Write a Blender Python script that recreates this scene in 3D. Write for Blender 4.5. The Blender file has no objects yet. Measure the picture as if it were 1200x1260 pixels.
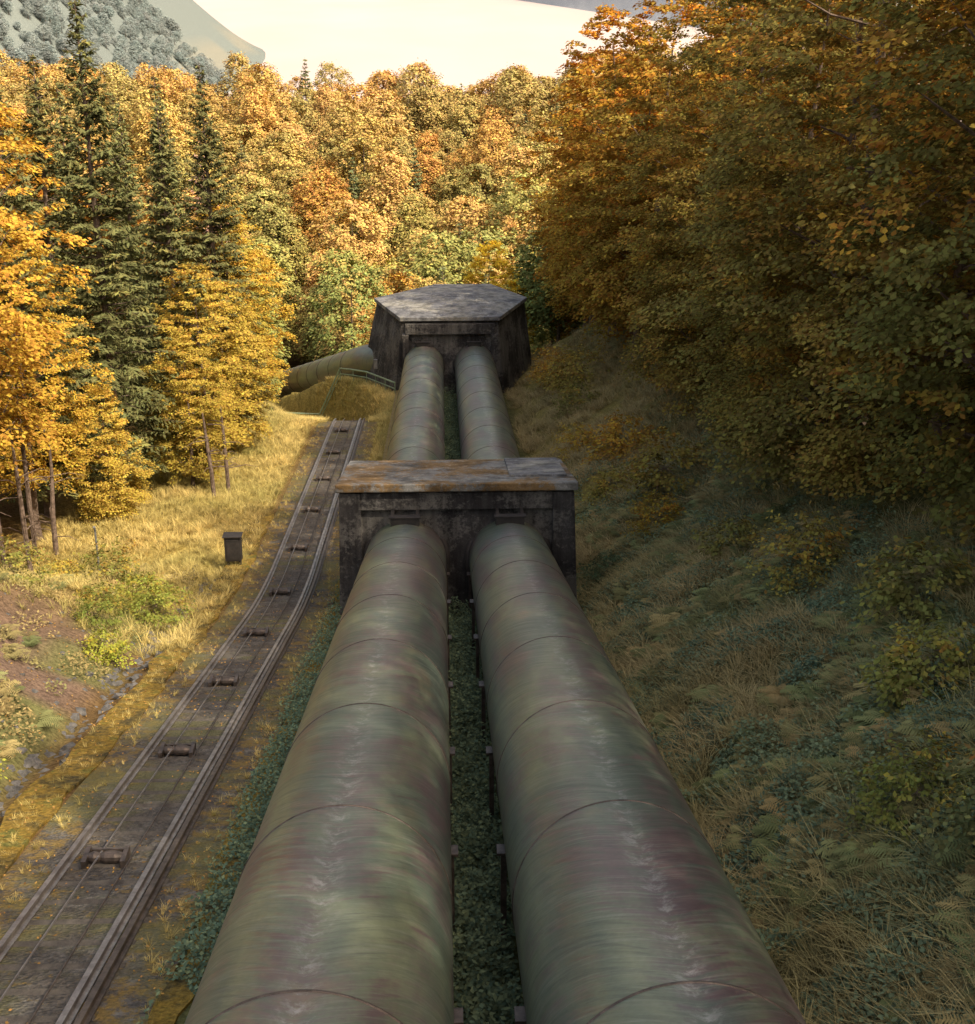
import bpy, math, numpy as np
from mathutils import Vector
R_=math.radians
scene=bpy.context.scene
COL=scene.collection
rng=np.random.default_rng(7)

# ---------------------------------------------------------------- helpers
def link(o): COL.objects.link(o); return o
def mk_mesh(name, V, F, mats, mi=None, attrs=None, smooth=False, vec=None):
    V=np.asarray(V,dtype=np.float32); F=np.asarray(F,dtype=np.int32)
    me=bpy.data.meshes.new(name)
    me.vertices.add(len(V)); me.vertices.foreach_set('co',V.ravel())
    k=F.shape[1]
    me.loops.add(F.size); me.loops.foreach_set('vertex_index',F.ravel())
    me.polygons.add(len(F)); me.polygons.foreach_set('loop_start',np.arange(0,F.size,k,dtype=np.int32))
    for m in mats: me.materials.append(m)
    if mi is not None: me.polygons.foreach_set('material_index',np.asarray(mi,dtype=np.int32))
    me.polygons.foreach_set('use_smooth',np.full(len(F),smooth,dtype=bool))
    if attrs:
        for n,a in attrs.items():
            at=me.attributes.new(n,'FLOAT','POINT'); at.data.foreach_set('value',np.asarray(a,dtype=np.float32))
    if vec:
        for n,a in vec.items():
            at=me.attributes.new(n,'FLOAT_VECTOR','POINT'); at.data.foreach_set('vector',np.asarray(a,dtype=np.float32).ravel())
    me.update(calc_edges=True)
    return me
def obj(name, me, parent=None, loc=(0,0,0)):
    o=bpy.data.objects.new(name,me); o.location=loc; link(o)
    if parent: o.parent=parent
    return o
def empty(name):
    o=bpy.data.objects.new(name,None); link(o); return o
class MB:
    """simple polygon mesh builder"""
    def __init__(s): s.v=[]; s.f=[]
    def box(s,x0,x1,y0,y1,z0,z1):
        b=len(s.v); s.v+=[(x0,y0,z0),(x1,y0,z0),(x1,y1,z0),(x0,y1,z0),(x0,y0,z1),(x1,y0,z1),(x1,y1,z1),(x0,y1,z1)]
        s.f+=[tuple(b+i for i in q) for q in [(0,3,2,1),(4,5,6,7),(0,1,5,4),(1,2,6,5),(2,3,7,6),(3,0,4,7)]]
    def hexa(s,p):
        b=len(s.v); s.v+=[tuple(q) for q in p]
        s.f+=[tuple(b+i for i in q) for q in [(0,3,2,1),(4,5,6,7),(0,1,5,4),(1,2,6,5),(2,3,7,6),(3,0,4,7)]]
    def prism(s,bot,top,cap=None):
        n=len(bot); b=len(s.v); s.v+=list(bot)+list(top)
        for i in range(n): j=(i+1)%n; s.f.append((b+i,b+j,b+n+j,b+n+i))
        s.f.append(tuple(b+i for i in reversed(range(n))))
        if cap is None: s.f.append(tuple(b+n+i for i in range(n)))
        else:
            c=len(s.v); s.v.append(cap)
            for i in range(n): j=(i+1)%n; s.f.append((b+n+i,b+n+j,c))
    def tube(s,pts,rad,sides=8):
        b=len(s.v); pts=[Vector(p) for p in pts]
        if not hasattr(rad,'__len__'): rad=[rad]*len(pts)
        for i,p in enumerate(pts):
            d=(pts[min(i+1,len(pts)-1)]-pts[max(i-1,0)]).normalized()
            u=d.cross(Vector((0,0,1))); 
            if u.length<1e-3: u=Vector((1,0,0))
            u.normalize(); w=u.cross(d)
            for k in range(sides):
                a=2*math.pi*k/sides; s.v.append(tuple(p+(u*math.cos(a)+w*math.sin(a))*rad[i]))
        for i in range(len(pts)-1):
            for k in range(sides):
                k2=(k+1)%sides; s.f.append((b+i*sides+k,b+i*sides+k2,b+(i+1)*sides+k2,b+(i+1)*sides+k))
        s.f.append(tuple(b+k for k in reversed(range(sides)))); e=b+(len(pts)-1)*sides
        s.f.append(tuple(e+k for k in range(sides)))
    def make(s,name,mat,parent=None,bevel=0,smooth=False):
        me=bpy.data.meshes.new(name); me.from_pydata(s.v,[],s.f); me.materials.append(mat); me.update()
        if smooth:
            for p in me.polygons: p.use_smooth=True
        o=obj(name,me,parent)
        if bevel:
            m=o.modifiers.new('bevel','BEVEL'); m.width=bevel; m.segments=2; m.limit_method='ANGLE'
        return o

def vnoise(x,y,s=0):
    x=np.asarray(x,float); y=np.asarray(y,float)
    xi=np.floor(x).astype(np.int64); yi=np.floor(y).astype(np.int64); fx=x-xi; fy=y-yi
    fx=fx*fx*(3-2*fx); fy=fy*fy*(3-2*fy)
    def h(a,b):
        n=(a*374761393+b*668265263+s*974634777)&0x7fffffff
        n=((n^(n>>13))*1274126177)&0x7fffffff
        return ((n^(n>>16))&0xffff)/65535.0
    return (h(xi,yi)*(1-fx)+h(xi+1,yi)*fx)*(1-fy)+(h(xi,yi+1)*(1-fx)+h(xi+1,yi+1)*fx)*fy
def sst(a,b,x):
    t=np.clip((np.asarray(x,float)-a)/(b-a),0,1); return t*t*(3-2*t)

# ---------------------------------------------------------------- terrain function
YB=55.8; S1=.2698; S2=.1352
ZY=np.array([-400,-120,-60,0,YB,121,190,225,300,345,365,520,900,1200,9000.])
ZZ=np.array([10,10,5.2,-10.98,-10.98-S1*YB,-26.03-S2*(121-YB),-58,-63,-51,-48,-49,-85,-140,-150,-150.])
def zprof(y):
    y=np.asarray(y,float)
    return sum(np.interp(y+o,ZY,ZZ) for o in (-4.5,-2.7,-.9,.9,2.7,4.5))/6
def trackx(y): return -7.0-.012*np.clip(np.asarray(y,float)-99,0,40)**2
def cut(y): return sst(97.5,118,y)*4.2*(1-sst(135,170,y))
def ground(x,y,rough=True):
    x=np.asarray(x,float); y=np.asarray(y,float)
    z=zprof(y)
    far=1-sst(125,190,y)
    xr=np.clip(x-5.3,0,None)
    rise=np.where(xr<12,.62*xr,7.44+.28*(np.clip(xr,12,60)-12))*sst(0,1.6,xr)
    z=z+rise*(far*.85+.15)*(1-sst(350,600,y))
    xl=np.clip(-x-11.2,0,None)
    nearb=1-sst(46,60,y)
    bank=np.where(xl<5.5,.5*xl,2.75+.12*(np.clip(xl,5.5,60)-5.5))
    flat=.03*np.clip(xl,0,60)
    z=z+(bank*nearb+flat*(1-nearb))*far
    z=z-.35*np.exp(-((x+10.75)/.38)**2)*(1-sst(60,72,y))
    d=x-trackx(y)
    z=z-cut(y)*(1-sst(1.9,np.where(d>0,3.6,7.5),np.abs(d)))
    z=z-3.0*sst(121,140,y)*sst(8,13,-x)*(1-sst(150,190,y))
    bg=sst(180,260,y)*(1-sst(380,600,y))
    z=z+bg*(12*vnoise(x/45+3,y/60,5)-6)
    z=z+bg*sst(40,140,-x)*8
    if rough:
        off=np.clip(np.maximum(x-5.6,-x-11.4),0,2)/2
        z=z+off*far*((vnoise(x/2.1,y/2.1,1)-.5)*.7+(vnoise(x/.8,y/.8,2)-.5)*.25)
    hl=sst(0,260,-150-x-.02*(y-1300))*(sst(700,1100,y))*(1-sst(1700,2500,y))
    z=z+hl*(175+40*vnoise(x/180,y/220,8))
    line=(470-x)*6.8+2460
    hr=sst(0,900,y-line)*sst(1900,2300,y)
    z=z+hr*(130+90*vnoise(x/500,y/500,9))
    hf=sst(6500,8500,y); z=z+hf*260
    return z

# ---------------------------------------------------------------- materials
def newmat(name):
    m=bpy.data.materials.new(name); m.use_nodes=True; nt=m.node_tree
    for n in list(nt.nodes): nt.nodes.remove(n)
    out=nt.nodes.new('ShaderNodeOutputMaterial'); return m,nt,out
def N(nt,t,**k):
    n=nt.nodes.new(t)
    for a,b in k.items(): setattr(n,a,b)
    return n
def noise(nt,scale,detail=5,rough=.6,vec=None,dist=0):
    n=N(nt,'ShaderNodeTexNoise'); n.inputs['Scale'].default_value=scale; n.inputs['Detail'].default_value=detail
    n.inputs['Roughness'].default_value=rough; n.inputs['Distortion'].default_value=dist
    if vec is not None: nt.links.new(vec,n.inputs['Vector'])
    return n.outputs['Fac']
def ramp(nt,fac,stops):
    r=N(nt,'ShaderNodeValToRGB'); e=r.color_ramp.elements
    while len(e)<len(stops): e.new(.5)
    for i,(p,c) in enumerate(stops):
        e[i].position=p; e[i].color=(c,c,c,1) if not hasattr(c,'__len__') else (*c,1)
    nt.links.new(fac,r.inputs['Fac']); return r.outputs['Color']
def mix(nt,fac,a,b,mode='MIX'):
    m=N(nt,'ShaderNodeMix',data_type='RGBA',blend_type=mode)
    for s,v in ((m.inputs[0],fac),(m.inputs[6],a),(m.inputs[7],b)):
        if isinstance(v,(int,float)): s.default_value=v
        elif hasattr(v,'__len__'): s.default_value=(*v,1)
        else: nt.links.new(v,s)
    return m.outputs[2]
def math_(nt,op,a,b=0,c=0,clamp=False):
    m=N(nt,'ShaderNodeMath',operation=op); m.use_clamp=clamp
    for i,v in enumerate((a,b,c)):
        if isinstance(v,(int,float)): m.inputs[i].default_value=v
        else: nt.links.new(v,m.inputs[i])
    return m.outputs[0]
def finish(nt,out,col,rough=.8,bump=None,bs=.4,bd=.05,metal=0,spec=.5):
    b=N(nt,'ShaderNodeBsdfPrincipled')
    if hasattr(col,'__len__'): b.inputs['Base Color'].default_value=(*col,1)
    else: nt.links.new(col,b.inputs['Base Color'])
    if isinstance(rough,(int,float)): b.inputs['Roughness'].default_value=rough
    else: nt.links.new(rough,b.inputs['Roughness'])
    b.inputs['Metallic'].default_value=metal; b.inputs['Specular IOR Level'].default_value=spec
    if bump is not None:
        bn=N(nt,'ShaderNodeBump'); bn.inputs['Strength'].default_value=bs; bn.inputs['Distance'].default_value=bd
        nt.links.new(bump,bn.inputs['Height']); nt.links.new(bn.outputs[0],b.inputs['Normal'])
    nt.links.new(b.outputs[0],out.inputs[0]); return b
def pos(nt): return N(nt,'ShaderNodeNewGeometry').outputs['Position']
def simple(name,stops,scale=3,rough=.8,bump=.4,bd=.03,metal=0,spec=.4):
    m,nt,out=newmat(name); p=pos(nt); f=noise(nt,scale,4,.65,p); f2=noise(nt,scale*9,3,.6,p)
    c=ramp(nt,f,stops); c=mix(nt,.5,c,ramp(nt,f2,[(.3,.55),(.7,1.0)]),'MULTIPLY')
    finish(nt,out,c,rough,f2,bump,bd,metal,spec); return m

def foliage_mat(name,accent=(.50,.22,.03),trans=.35):
    m,nt,out=newmat(name)
    oi=N(nt,'ShaderNodeObjectInfo'); cl=N(nt,'ShaderNodeAttribute',attribute_name='cl').outputs['Fac']
    lf=N(nt,'ShaderNodeAttribute',attribute_name='lf').outputs['Fac']
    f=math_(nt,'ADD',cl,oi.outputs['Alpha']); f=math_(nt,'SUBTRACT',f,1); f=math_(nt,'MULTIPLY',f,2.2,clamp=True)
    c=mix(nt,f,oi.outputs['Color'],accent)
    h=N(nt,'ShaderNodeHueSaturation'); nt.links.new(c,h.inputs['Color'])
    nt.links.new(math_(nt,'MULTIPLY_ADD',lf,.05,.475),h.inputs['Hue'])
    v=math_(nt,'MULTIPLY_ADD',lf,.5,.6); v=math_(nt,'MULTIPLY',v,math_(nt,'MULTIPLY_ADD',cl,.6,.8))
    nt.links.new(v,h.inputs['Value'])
    d=N(nt,'ShaderNodeBsdfDiffuse'); nt.links.new(h.outputs[0],d.inputs[0])
    if trans:
        t=N(nt,'ShaderNodeBsdfTranslucent'); s=N(nt,'ShaderNodeMixShader'); s.inputs[0].default_value=trans
        nt.links.new(h.outputs[0],t.inputs[0]); nt.links.new(d.outputs[0],s.inputs[1]); nt.links.new(t.outputs[0],s.inputs[2]); nt.links.new(s.outputs[0],out.inputs[0])
    else: nt.links.new(d.outputs[0],out.inputs[0])
    return m
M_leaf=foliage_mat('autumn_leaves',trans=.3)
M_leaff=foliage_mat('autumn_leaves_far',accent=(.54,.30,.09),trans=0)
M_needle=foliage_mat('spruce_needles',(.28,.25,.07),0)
def diffmat(name,stops,scale):
    m,nt,out=newmat(name); p=pos(nt); c=ramp(nt,noise(nt,scale,3,.65,p),stops)
    d=N(nt,'ShaderNodeBsdfDiffuse'); nt.links.new(c,d.inputs[0]); nt.links.new(d.outputs[0],out.inputs[0]); return m
M_bark=diffmat('bark',[(.3,(.09,.068,.05)),(.7,(.26,.20,.16))],6)
def concrete(name,lo,hi,lichen,lf_amt,scale=.6,th=(.50,.60),streak=.7,white=.6):
    m,nt,out=newmat(name); p=pos(nt)
    f=noise(nt,scale,5,.7,p); f2=noise(nt,5,5,.75,p); f3=noise(nt,30,3,.6,p); f4=noise(nt,.5,2,.5,p)
    c=ramp(nt,f,[(.3,lo),(.70,hi)])
    a=math_(nt,'MULTIPLY_ADD',f4,.7,math_(nt,'MULTIPLY',f2,.65)); 
    c=mix(nt,ramp(nt,a,[(th[0]+.16,0.0),(th[1]+.16,lf_amt)]),c,lichen)
    f5=noise(nt,2.2,6,.8,p); c=mix(nt,ramp(nt,f5,[(.57,0.0),(.66,white)]),c,tuple(v*1.5+.03 for v in hi))
    c=mix(nt,.6,c,ramp(nt,f3,[(.3,.5),(.7,1.0)]),'MULTIPLY')
    if streak:
        mp=N(nt,'ShaderNodeMapping'); mp.inputs['Scale'].default_value=(3,3,.25); nt.links.new(p,mp.inputs[0])
        st=noise(nt,1.2,4,.6,mp.outputs[0]); c=mix(nt,streak,c,ramp(nt,st,[(.35,.35),(.62,1.0)]),'MULTIPLY')
    else: c=mix(nt,.8,c,ramp(nt,noise(nt,1.1,6,.75,p),[(.38,.30),(.55,1.0)]),'MULTIPLY')
    finish(nt,out,c,.9,f2,.9,.06,0,.25); return m
M_block=concrete('dark_weathered_concrete',(.028,.028,.030),(.110,.104,.10),(.30,.29,.26),.55,.6,(.48,.58))
M_slab=concrete('lichen_concrete_slab',(.17,.175,.165),(.38,.38,.355),(.31,.18,.05),.8,.35,(.465,.545),0)
M_roof=concrete('roof_concrete',(.17,.175,.18),(.40,.405,.41),(.48,.46,.36),.6,.5,(.48,.57),0)
M_steel=simple('rusty_steel',[(.35,(.06,.05,.042)),(.65,(.15,.12,.10))],5,.5,.3,.01,.3)
M_rail=simple('rail_steel',[(.35,(.22,.20,.19)),(.65,(.42,.39,.37))],3,.42,.2,.005,.6)
M_green=simple('green_paint',[(.3,(.18,.28,.16)),(.7,(.36,.48,.32))],3,.5,.2,.01)
def moss_mat():
    m,nt,out=newmat('moss_concrete'); p=pos(nt); f=noise(nt,.9,5,.75,p); f2=noise(nt,9,5,.7,p)
    c=ramp(nt,f,[(.33,(.09,.08,.045)),(.44,(.20,.15,.05)),(.54,(.38,.25,.05)),(.64,(.20,.20,.055))])
    c=mix(nt,.8,c,ramp(nt,f2,[(.38,.35),(.60,1.1)]),'MULTIPLY'); finish(nt,out,c,.95,f2,1,.08,0,.1); return m
M_moss=moss_mat()
M_stone=simple('ditch_stone',[(.3,(.07,.07,.065)),(.7,(.24,.235,.22))],3,.9,.8,.05)
M_sleeper=simple('sleeper',[(.3,(.060,.052,.045)),(.7,(.15,.135,.11))],4,.9,.6,.03)
M_dark=simple('dark_cabinet_paint',[(.3,(.022,.022,.021)),(.7,(.06,.052,.048))],3,.6)
M_galv=simple('galvanised',[(.3,(.2,.21,.21)),(.7,(.35,.36,.36))],5,.5,metal=.4)
M_yel=simple('ochre_kerb',[(.3,(.30,.22,.08)),(.7,(.45,.33,.12))],2,.9)

def bed_mat():
    m,nt,out=newmat('track_bed_gravel'); p=pos(nt); sep=N(nt,'ShaderNodeSeparateXYZ'); nt.links.new(p,sep.inputs[0])
    v=N(nt,'ShaderNodeTexVoronoi'); v.inputs['Scale'].default_value=13; nt.links.new(p,v.inputs['Vector'])
    f=noise(nt,.8,5,.7,p); f2=noise(nt,2.1,6,.8,p); f3=noise(nt,.35,4,.6,p)
    c=ramp(nt,f,[(.32,(.15,.13,.105)),(.5,(.095,.088,.078)),(.68,(.21,.20,.175))])
    c=mix(nt,.7,c,ramp(nt,v.outputs['Color'],[(.0,.35),(1,1.4)]),'MULTIPLY')
    e=math_(nt,'ABSOLUTE',math_(nt,'ADD',sep.outputs[0],6.95)); e=math_(nt,'MULTIPLY_ADD',e,.09,f2)
    c=mix(nt,ramp(nt,e,[(.60,0.0),(.70,.85)]),c,(.24,.165,.05))
    c=mix(nt,ramp(nt,f3,[(.48,0.0),(.60,.6)]),c,(.15,.15,.06))
    finish(nt,out,c,.95,v.outputs['Distance'],1.0,.05,0,.15); return m
M_bed=bed_mat()

def pipe_mat():
    m,nt,out=newmat('weathered_green_pipe_paint')
    pc=N(nt,'ShaderNodeAttribute',attribute_name='pc'); sep=N(nt,'ShaderNodeSeparateXYZ'); nt.links.new(pc.outputs['Vector'],sep.inputs[0])
    ax=math_(nt,'ABSOLUTE',sep.outputs[0]); 
    def vec(sx,sy,sz,chev=0):
        t=sep.outputs[2]
        if chev: t=math_(nt,'MULTIPLY_ADD',math_(nt,'POWER',ax,1.3),-chev,t)
        c=N(nt,'ShaderNodeCombineXYZ')
        nt.links.new(math_(nt,'MULTIPLY',sep.outputs[0],sx),c.inputs[0]); nt.links.new(math_(nt,'MULTIPLY',sep.outputs[1],sy),c.inputs[1]); nt.links.new(math_(nt,'MULTIPLY',t,sz),c.inputs[2]); return c.outputs[0]
    big=noise(nt,1,3,.55,vec(.8,.8,.14,.8),.3)
    big2=noise(nt,1,5,.65,vec(1.2,1.2,.22,.9))
    st=noise(nt,1,6,.75,vec(1.0,1.0,6.5,1.8),.25)
    st2=noise(nt,1,5,.7,vec(1.8,1.8,22,1.3))
    fine=noise(nt,14,4,.6,vec(1.6,1.6,1))
    c=ramp(nt,big,[(.30,(.072,.100,.078)),(.44,(.090,.126,.090)),(.56,(.165,.190,.112)),(.70,(.078,.104,.085))])
    pur=ramp(nt,math_(nt,'MULTIPLY_ADD',st,.75,math_(nt,'MULTIPLY',big2,.9)),[(.78,0.0),(.93,.85)])
    c=mix(nt,pur,c,(.105,.060,.070))
    c=mix(nt,ramp(nt,st,[(.32,.65),(.50,0.0)]),c,(.046,.056,.047))
    c=mix(nt,ramp(nt,st2,[(.50,0.0),(.72,.6)]),c,(.25,.265,.215))
    och=noise(nt,1,5,.65,vec(.9,.9,.35,.6),.2); c=mix(nt,ramp(nt,och,[(.60,0.0),(.76,.55)]),c,(.24,.16,.085))
    crown=ramp(nt,ax,[(.0,1.0),(.18,0.0)]); sp=noise(nt,1,6,.8,vec(5,5,3.2,3)); 
    top=math_(nt,'GREATER_THAN',sep.outputs[1],0)
    c=mix(nt,math_(nt,'MULTIPLY',math_(nt,'MULTIPLY',crown,top),ramp(nt,sp,[(.50,0.0),(.62,.75)])),c,(.36,.36,.34))
    c=mix(nt,.45,c,ramp(nt,fine,[(.3,.62),(.65,1.0)]),'MULTIPLY')
    b=finish(nt,out,c,ramp(nt,st,[(.3,.50),(.7,.33)]),None,0,0,0,.75); return m
M_pipe=pipe_mat()

# ---------------------------------------------------------------- terrain sheet
def grow(a,step,end,f):
    r=[]; x=a
    while x<end: step*=f; x+=step; r.append(x)
    return r
xs=list(np.arange(-34,34.01,.42)); xs=[-v for v in grow(34,.42,9000,1.07)][::-1]+xs+grow(34,.42,9000,1.07)
ys=list(np.arange(-24,150,.5)); ys=[-24-v for v in grow(0,1,370,1.2)][::-1]+ys+grow(149.6,.5,420,1.02)
ys+=grow(ys[-1],6,11000,1.025)
xs=np.array(xs); ys=np.array(ys); X,Y=np.meshgrid(xs,ys); Z=ground(X,Y)
nx,ny=len(xs),len(ys)
V=np.stack([X.ravel(),Y.ravel(),Z.ravel()],1)
ii=(np.arange(ny-1)[:,None]*nx+np.arange(nx-1)[None,:]).ravel()
F=np.stack([ii,ii+1,ii+1+nx,ii+nx],1)
def zcol(x,y,z):
    c=np.zeros((len(x),3)); 
    litter=np.array([.21,.14,.065]); soil=np.array([.23,.165,.125]); grass=np.array([.38,.31,.10]); dgr=np.array([.15,.155,.065]); tan=np.array([.28,.24,.12])
    c[:]=litter
    def put(w,col): 
        nonlocal c; c=c*(1-w[:,None])+col*w[:,None]
    near=(1-sst(140,170,y))
    put(((x>-5.2)&(x<5.8)).astype(float)*near,dgr)
    n=vnoise(x/3,y/3,21)
    put(sst(5,6.5,x)*(1-sst(16,20,x))*near,dgr*.9)
    put(sst(5,6.5,x)*(1-sst(12,16,x))*near*sst(.35,.7,n)*.8,tan)
    put(sst(40,60,y)*sst(5,6,x)*(1-sst(10,14,x))*near,grass*.8)
    put(sst(9,10,-x)*(1-sst(17,24,-x))*sst(44,58,y)*near,grass)
    put(((x>-6)&(x<-2.5)).astype(float)*sst(62,70,y)*near,grass)
    put(((x>-24)&(x<-2.5)).astype(float)*sst(97,99,y)*near,grass)
    put(sst(10.9,11.6,-x)*(1-sst(40,56,y)),soil)
    put(sst(10.5,11.5,-x)*(1-sst(12.5,14,-x))*(1-sst(52,60,y))*sst(.3,.6,n),dgr*1.3)
    put(sst(600,800,y),np.array([.26,.30,.26]))  # distant ground: aerial haze painted in as a paler, bluer base colour
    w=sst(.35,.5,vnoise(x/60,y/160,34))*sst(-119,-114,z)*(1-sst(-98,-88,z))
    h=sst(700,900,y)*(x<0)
    put(sst(2000,2400,y),np.array([.60,.64,.68]))  # far shore: heavy haze painted into the ground colour
    put(h*(y<5500)*1.,np.array([.24,.29,.285]))  # left hill: blue-green haze painted into the ground colour
    put(h*w*.7,np.array([.34,.34,.28]))
    return c
zc=zcol(V[:,0],V[:,1],V[:,2])
def ter_mat():
    m,nt,out=newmat('terrain_ground'); p=pos(nt)
    a=N(nt,'ShaderNodeAttribute',attribute_name='zone')
    f=noise(nt,.9,4,.7,p); f2=noise(nt,7,5,.8,p)
    c=mix(nt,1.0,a.outputs['Vector'],ramp(nt,f,[(.3,(.6,.6,.6)),(.7,(1.0,.97,.9))]),'MULTIPLY')
    c=mix(nt,1.0,c,ramp(nt,f2,[(.36,.35),(.62,1.0)]),'MULTIPLY')
    c=mix(nt,1.0,c,(1.35,1.35,1.35),'MULTIPLY')
    d=N(nt,'ShaderNodeBsdfDiffuse'); nt.links.new(c,d.inputs[0]); nt.links.new(d.outputs[0],out.inputs[0]); return m
M_ter=ter_mat()
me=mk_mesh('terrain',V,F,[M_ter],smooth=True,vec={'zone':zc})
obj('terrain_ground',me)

def lake_mat():
    m,nt,out=newmat('lake_water'); p=pos(nt)
    mp=N(nt,'ShaderNodeMapping'); mp.inputs['Scale'].default_value=(1,.3,1); nt.links.new(p,mp.inputs[0])
    n=noise(nt,.004,3,.5,mp.outputs[0])
    c=ramp(nt,n,[(.3,(.60,.50,.44)),(.7,(.66,.57,.51))])  # cream base colour paints in the bright sky reflection
    finish(nt,out,c,.5,None,spec=.25); return m
lk=np.array([[-7000,620,-128],[9000,620,-128],[9000,9000,-128],[-7000,9000,-128]],float)
obj('lake',mk_mesh('lake',lk,[[0,1,2,3]],[lake_mat()]))

# ---------------------------------------------------------------- pipes
RP=1.6
def pipe_z(y): 
    return np.where(y<YB,-8.49-S1*y,-8.49-S1*YB-S2*(y-YB))
def sweep(name,pts,r,parent,mat,sides=72,t0=0,x_off=0):
    pts=np.array(pts,float); n=len(pts); d=np.gradient(pts,axis=0); d/=np.linalg.norm(d,axis=1)[:,None]
    u=np.cross(d,[0,0,1.]); u/=np.linalg.norm(u,axis=1)[:,None]; w=np.cross(u,d)
    t=np.concatenate([[0],np.cumsum(np.linalg.norm(np.diff(pts,axis=0),axis=1))])+t0
    a=np.linspace(0,2*np.pi,sides,endpoint=False)
    rr=np.broadcast_to(np.asarray(r,float),(n,))
    V=pts[:,None,:]+rr[:,None,None]*(u[:,None,:]*np.cos(a)[None,:,None]+w[:,None,:]*np.sin(a)[None,:,None])
    pc=np.zeros((n,sides,3)); pc[:,:,0]=np.cos(a); pc[:,:,1]=np.sin(a); pc[:,:,2]=t[:,None]; pc[:,:,2]+=x_off
    i=np.arange(n-1)[:,None]*sides; k=np.arange(sides)[None,:]; k2=(k+1)%sides
    F=np.stack([(i+k),(i+k2),(i+sides+k2),(i+sides+k)],-1).reshape(-1,4)
    me=mk_mesh(name,V.reshape(-1,3),F,[mat],smooth=True,vec={'pc':pc.reshape(-1,3)})
    return obj(name,me,parent)
BL1=(52.5,59.0); BL2=112.0
for px,xo in ((-1.56,0),(2.54,41.3)):
    P=empty('penstock_pipe')
    ya=np.concatenate([np.arange(-14,54,.5),[54.5,55.2,YB,56.5,57.5],np.arange(58.5,118,.5)])
    sweep('pipe_shell',[(px,y,float(pipe_z(y))) for y in ya],RP,P,M_pipe,96,0,xo)
    k=0
    for y in list(np.arange(11.6,51,5.9))+list(np.arange(63.5,111,6.0)):
        dy=.014
        pts=[(px,y+q,float(pipe_z(y+q))) for q in (-dy*1.6,-dy,dy,dy*1.6)]
        sweep('joint_band_%d'%k,pts,[RP-.005,RP+.014,RP+.014,RP-.005],P,M_steel,96,y,xo); k+=1
    for (yc,w) in ((BL1[0]-.22,.30),(BL2-.22,.35),(BL1[1]+.05,.25)):
        pts=[(px,yc+q,float(pipe_z(yc+q))) for q in (0,.03,w,w+.01)]
        sweep('collar_%d'%k,pts,[RP+.01,RP+.17,RP+.17,RP+.01],P,M_dark,80); k+=1
    mb=MB()
    for y in np.arange(14.6,51,5.9):
        z=float(pipe_z(y)); g=-10.98-S1*y
        mb.box(px-1.3,px+1.3,y-.3,y+.3,g-.6,z-1.15)
        for sx in (-1,1):
            mb.box(px+sx*1.60-.05,px+sx*1.60+.05,y-.10,y+.10,g-.4,z-.30)
            mb.box(px+sx*1.62-.10,px+sx*1.62+.10,y-.14,y+.14,z-.30,z-.25)
    mb.make('saddle_supports',M_steel,P)
    mb=MB()
    for y in (BL1[0]-1.35,BL2-1.2):
        z=float(pipe_z(y))+RP
        mb.box(px-.55,px+.55,y,y+.14,z-.05,z+.30); mb.box(px-.55,px-.42,y+.14,y+1.1,z-.25,z+.28); mb.box(px+.42,px+.55,y+.14,y+1.1,z-.25,z+.28)
        mb.box(px-.62,px+.62,y-.05,y+.25,z+.301,z+.36)
    mb.make('crown_bracket',M_dark,P,.01)
for dx,dy in ((0,0),(4.6,2.5)):
    P=empty('penstock_pipe')
    a=np.array([-1.56+dx,115+dy,-31.8]); b=np.array([-6.2+dx,120.5+dy,-33.3]); e=np.array([-27.6+dx,200+dy,-59.6])
    pts=[a*(1-t)+b*t for t in np.linspace(0,1,5)][:-1]+[b*(1-t)+e*t for t in np.linspace(0,1,90)][1:]
    sweep('pipe_shell',pts,RP,P,M_pipe,60,0,70+dx)
    for k in range(1,12):
        t=k/13; c=b*(1-t)+e*t; d=(e-b)/np.linalg.norm(e-b)
        sweep('joint_band_%d'%k,[c-d*.06,c-d*.04,c+d*.04,c+d*.06],[RP-.01,RP+.03,RP+.03,RP-.01],P,M_steel,60)

# ---------------------------------------------------------------- anchor block (near)
P=empty('concrete_anchor_block')
y0,y1=BL1; zt0,zt1=-19.75,-21.15; zb0,zb1=-26.6,-28.2
xl,xr=-4.05,5.03
mb=MB()
mb.hexa([(xl-.15,y0,zb0),(xr+.2,y0,zb0),(xr+.2,y1,zb1),(xl-.15,y1,zb1),(xl,y0,zt0),(xr,y0,zt0),(xr,y1,zt1),(xl,y1,zt1)])
mb.make('block_body',M_block,P,.06)
mb=MB()
mb.hexa([(xl-.30,y0-.28,zb0),(xl+.75,y0-.28,zb0),(xl+.75,y0+1.2,zb0),(xl-.30,y0+1.2,zb0),(xl-.08,y0-.28,zt0-.003),(xl+.75,y0-.28,zt0-.003),(xl+.75,y0+1.2,zt0-.26),(xl-.08,y0+1.2,zt0-.26)])
mb.hexa([(xr-.75,y0-.28,zb0),(xr+.38,y0-.28,zb0),(xr+.38,y0+1.2,zb0),(xr-.75,y0+1.2,zb0),(xr-.75,y0-.28,zt0-.003),(xr+.08,y0-.28,zt0-.003),(xr+.08,y0+1.2,zt0-.26),(xr-.75,y0+1.2,zt0-.26)])
mb.box(xl+.752,xr-.752,y0-.22,y0+.3,zt0-.75,zt0-.01)
mb.make('front_piers',M_block,P,.04)
mb=MB()
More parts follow.
